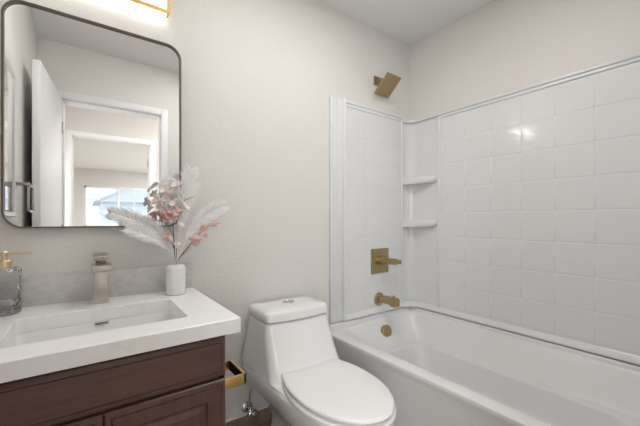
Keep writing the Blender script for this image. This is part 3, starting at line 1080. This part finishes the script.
def petal_into(mb, base, direction, length, width, curl=0.25, side=None):
    d = Vector(direction).normalized()
    s = (Vector(side) if side is not None else d.cross(Vector((0.3, -1, 0.2)))).normalized()
    nrm = d.cross(s).normalized()
    base = Vector(base)
    rows = []
    for t_, w_ in ((0.0, 0.16), (0.2, 0.55), (0.45, 0.95), (0.7, 1.0), (0.88, 0.7), (1.0, 0.18)):
        c_ = base + d * length * t_ + nrm * (curl * length * t_ * t_)
        hw = width * 0.5 * w_
        th = 0.0006
        rows.append([c_ - s * hw + nrm * hw * 0.35, c_ - s * hw * .4 - nrm * th, c_ + s * hw * .4 - nrm * th, c_ + s * hw + nrm * hw * 0.35,
                     c_ + s * hw * .4 + nrm * th * 2, c_ - s * hw * .4 + nrm * th * 2])
    mb.loft(rows)


def blossom(pos, direction, size, m, parent, n=5, spread=0.55, rg=rnd, name='blossom'):
    mb = MB()
    d = Vector(direction).normalized()
    a = d.cross(Vector((0.2, 0.4, 0.9))).normalized()
    b = d.cross(a).normalized()
    for k in range(n):
        t_ = 2 * math.pi * (k + rg.random() * 0.4) / n
        o = a * math.cos(t_) + b * math.sin(t_)
        petal_into(mb, Vector(pos) + o * size * 0.06, d + o * spread, size * rg.uniform(0.85, 1.1), size * 0.62, curl=-0.18, side=d.cross(o))
    if name == 'bud':
        mb.ball(Vector(pos) + d * size * 0.35, size * 0.30, (1, 1, 1.5), d.to_track_quat('Z', 'Y').to_matrix().to_4x4(), seg=14)
    else:
        mb.ball(pos, size * 0.13, seg=8)
    return mb.build(name, m, parent, sharp=120)


g_ = 'pink blossom sprays in the vase'
# tall spray
r_ = thing('blossom_spray', (0.312, 1.474, 0.86), 'tall dark-stemmed spray with pale blush blossoms at its top, in the vase', 'flower stem', g_)
stem_obj('stem', [(0.313, 1.474, 0.86), (0.314, 1.474, 0.915), (0.318, 1.472, 1.031), (0.322, 1.470, 1.087), (0.330, 1.468, 1.152), (0.335, 1.467, 1.195), (0.343, 1.466, 1.239), (0.329, 1.466, 1.270)], 0.0024, 0.0011, r_)
stem_obj('twig', [(0.329, 1.468, 1.150), (0.343, 1.466, 1.178), (0.358, 1.464, 1.192), (0.393, 1.462, 1.206)], 0.0015, 0.0008, r_)
for x, z, dx, dz in ((0.285, 1.185, -0.7, 0.5), (0.262, 1.160, -1, 0.1), (0.300, 1.205, -0.3, 0.9), (0.309, 1.160, -0.4, 0.6), (0.275, 1.215, -0.6, 0.7),
                     (0.250, 1.185, -0.9, 0.2), (0.335, 1.150, 0.6, 0.5), (0.310, 1.115, 0.3, 0.7), (0.316, 1.235, -0.4, 0.8)):
    blossom((x, 1.458 + rnd.uniform(-.008, .008), z), (dx, -0.45, dz), 0.032, M['blush'], r_, n=6, spread=0.75)
tw = MB()
for x, z in ((0.285, 1.185), (0.262, 1.160), (0.300, 1.205), (0.275, 1.215), (0.250, 1.185), (0.309, 1.160), (0.316, 1.235)):
    tw.tube(bez([(0.326, 1.467, 1.118), (0.312, 1.464, 1.145), (x + 0.004, 1.460, z - 0.004)], 5), 0.0006, 5)
tw.build('fine_twigs', M['pink'], r_)
# drooping deep pink spray
r_ = thing('blossom_spray', (0.309, 1.472, 0.86), 'dark-stemmed spray with drooping deep pink blossoms beside the mirror edge, in the vase', 'flower stem', g_)
stem_obj('stem', [(0.309, 1.472, 0.86), (0.310, 1.470, 0.916), (0.303, 1.464, 1.034), (0.297, 1.460, 1.104), (0.288, 1.456, 1.145)], 0.0022, 0.001, r_)
for x, z, dx, dz in ((0.268, 1.140, -0.5, -0.8), (0.284, 1.146, -0.2, -1), (0.300, 1.138, 0.3, -0.9), (0.275, 1.128, -0.3, -1), (0.307, 1.148, 0.7, -0.6), (0.292, 1.132, 0.0, -1))[:5]:
    blossom((x, 1.450, z), (dx, -0.3, dz), 0.031, M['pink'] if x > 0.28 else M['rose'], r_, n=5, spread=0.32)
blossom((0.312, 1.452, 0.985), (0.1, -0.4, 0.9), 0.024, M['blush'], r_)
blossom((0.318, 1.450, 1.068), (0.5, -0.4, 0.7), 0.028, M['blush'], r_)
blossom((0.306, 1.452, 1.090), (-0.5, -0.4, 0.6), 0.024, M['blush'], r_)
# right spray with a round bud
r_ = thing('blossom_spray', (0.316, 1.470, 0.86), 'dark-stemmed spray leaning right with a round salmon bud, in the vase', 'flower stem', g_)
stem_obj('stem', [(0.315, 1.470, 0.86), (0.317, 1.468, 0.920), (0.367, 1.463, 0.990), (0.410, 1.460, 1.040), (0.445, 1.458, 1.072), (0.500, 1.456, 1.086)], 0.0026, 0.0009, r_)
stem_obj('twig', [(0.340, 1.466, 0.950), (0.356, 1.462, 0.965), (0.372, 1.460, 0.985)], 0.0012, 0.0008, r_)
for k in range(7):
    pass
bd = MB()
for k in range(9):
    t_ = 2 * math.pi * k / 9
    o = Vector((math.cos(t_) * 0.85, math.sin(t_), 0.25 * math.cos(t_)))
    petal_into(bd, Vector((0.384, 1.456, 0.992)) + o * 0.002, Vector((0.28, 0, 0.95)) + o * 0.62, 0.042, 0.026, curl=-0.42, side=Vector((0.28, 0, 0.95)).cross(o))
bd.ball((0.392, 1.456, 1.010), 0.0205, (0.95, 0.95, 1.2), Matrix.Rotation(R(18), 4, 'Y'), seg=18)
bd.build('bud', M['pink'], r_, sharp=80)
blossom((0.405, 1.452, 1.045), (0.75, -0.2, 0.8), 0.042, M['pink'], r_, n=4, spread=0.3)
blossom((0.450, 1.454, 1.076), (1.0, -0.1, 0.25), 0.040, M['pink'], r_, n=3, spread=0.2)
blossom((0.420, 1.450, 1.030), (1.0, -0.2, 0.05), 0.020, M['rose'], r_, n=4, spread=0.3)
# left twig with a small bud
r_ = thing('blossom_spray', (0.307, 1.470, 0.86), 'short dark-stemmed spray with a salmon bud pointing left, in the vase', 'flower stem', g_)
stem_obj('stem', [(0.307, 1.470, 0.86), (0.309, 1.466, 0.918), (0.304, 1.458, 0.975), (0.290, 1.452, 1.010), (0.280, 1.450, 1.026)], 0.0018, 0.001, r_)
stem_obj('twig', [(0.303, 1.459, 0.985), (0.298, 1.452, 1.035), (0.264, 1.450, 1.090), (0.215, 1.450, 1.100)], 0.0013, 0.0007, r_)
blossom((0.290, 1.450, 1.012), (-0.62, -0.2, 0.75), 0.038, M['pink'], r_, n=6, spread=0.28, name='bud')

# ============================================================ MIRROR
MX0, MX1, MZ0, MZ1 = -0.238, 0.358, 1.070, 1.894
mi = thing('wall_mirror', ((MX0 + MX1) / 2, BY, MZ0), 'large rounded-corner mirror in a thin bronze frame above the vanity', 'mirror')


def msec(ins, y, r=0.062):
    return [(x, y, z) for x, z in rr(MX0 + ins, MX1 - ins, MZ0 + ins, MZ1 - ins, r - ins, 10)]


c = MB()
c.loft([msec(0, BY - 0.001), msec(0, BY - 0.025), msec(0.001, BY - 0.026), msec(0.0045, BY - 0.026), msec(0.0055, BY - 0.025), msec(0.0055, BY - 0.001)], closed=True)
c.build('frame', M['frame'], mi)
c = MB()
c.loft([msec(0.0052, BY - 0.006), msec(0.0052, BY - 0.014)])
c.build('glass', M['mirror'], mi)

# ============================================================ VANITY LIGHT
GX0, GX1, GY0, GY1, GZ0, GZ1 = -0.185, 0.306, BY - 0.045, BY - 0.006, 2.020, 2.150
li = thing('vanity_light', ((GX0 + GX1) / 2, BY, GZ0), 'lit box-shaped vanity light with a gold frame above the mirror', 'wall light')
c = MB()


def gsec(ins, y):
    return [(x, y, z) for x, z in ((GX0 + ins, GZ0 + ins), (GX1 - ins, GZ0 + ins), (GX1 - ins, GZ1 - ins), (GX0 + ins, GZ1 - ins))]


c.loft([gsec(0, GY1), gsec(0, GY0 + 0.001), gsec(0.001, GY0), gsec(0.015, GY0), gsec(0.016, GY0 + 0.002), gsec(0.016, GY1)], closed=True)
c.build('frame', M['gold'], li)
c = MB()
c.loft([gsec(0.0155, GY1 - 0.002), gsec(0.0155, GY0 + 0.003), gsec(0.019, GY0 - 0.001), gsec(0.05, GY0 - 0.003)])
c.build('diffuser', M['opal'], li)
MB().box(GX0 + 0.012, GX1 - 0.012, GY0 + 0.014, GY1 - 0.004, GZ0 - 0.0012, GZ0 + 0.006).build('lower_diffuser', M['opal_low'], li)
MB().box(GX0 + 0.012, GX1 - 0.012, GY0 + 0.008, GY1 - 0.004, GZ1 - 0.006, GZ1 + 0.0012).build('added_uplight', M['opal_up'], li)  # unseen upward glow, added to lighten the ceiling
MB().box(-0.10, 0.22, GY1 - 0.001, BY - 0.001, GZ0 + 0.02, GZ1 - 0.02, 0.001).build('backplate', M['gold'], li)

# ============================================================ PAPER HOLDER
ph = thing('toilet_paper_holder', (CX1, 1.12, 0.55), 'empty gold toilet paper holder on the side of the vanity', 'paper holder')
for y in (1.052, 1.186):
    MB().box(CX1 + 0.0005, CX1 + 0.085, y, y + 0.008, 0.531, 0.567, 0.001).build('arm', M['gold'], ph)
c = MB()
c.box(CX1 + 0.077, CX1 + 0.085, 1.052, 1.194, 0.531, 0.567, 0.001)
c.build('bar', M['gold'], ph)
MB().box(CX1 + 0.0735, CX1 + 0.0775, 1.0605, 1.1855, 0.533, 0.565).build('shade_strip', M['painted_shade'], ph)  # dark strip painting the shade on the bar's inner side

# ============================================================ LEFT WALL (seen in the mirror)
mc = thing('side_mirror', (LX, 1.26, 1.13), 'silver-framed rectangular mirror on the side wall, reflected at the left edge', 'mirror')
c = MB()
y0, y1, z0, z1 = 1.035, 1.470, 1.115, 1.800


def fsec(ins, x):
    return [(x, y, z) for y, z in ((y0 + ins, z0 + ins), (y1 - ins, z0 + ins), (y1 - ins, z1 - ins), (y0 + ins, z1 - ins))]


c.loft([fsec(0, LX + 0.001), fsec(0, LX + 0.012), fsec(0.004, LX + 0.016), fsec(0.02, LX + 0.014), fsec(0.024, LX + 0.010), fsec(0.024, LX + 0.001)], closed=True)
c.build('frame', M['silver_frame'], mc)
MB().box(LX + 0.003, LX + 0.009, y0 + 0.023, y1 - 0.023, z0 + 0.023, z1 - 0.023).build('glass', M['mirror'], mc)
tr_ = thing('towel_ring', (LX, 0.99, 1.29), 'nickel open towel ring on the side wall, reflected below the mirror centre at left', 'towel ring')
MB().box(LX + 0.0005, LX + 0.009, 0.968, 1.018, 1.255, 1.305, 0.002).build('wall_plate', M['nickel'], tr_)
c = MB()
c.box(LX + 0.008, LX + 0.062, 0.984, 1.000, 1.272, 1.288, 0.002)
c.build('post', M['nickel'], tr_)
c = MB()
xx = LX + 0.054
c.box(xx - 0.005, xx + 0.005, 0.80, 0.996, 1.272, 1.284, 0.002)
c.box(xx - 0.005, xx + 0.005, 0.80, 0.811, 1.14, 1.284, 0.002)
c.box(xx - 0.005, xx + 0.005, 0.978, 0.989, 1.14, 1.284, 0.002)
c.box(xx - 0.005, xx + 0.005, 0.80, 0.989, 1.14, 1.151, 0.002)
c.build('ring', M['nickel'], tr_)
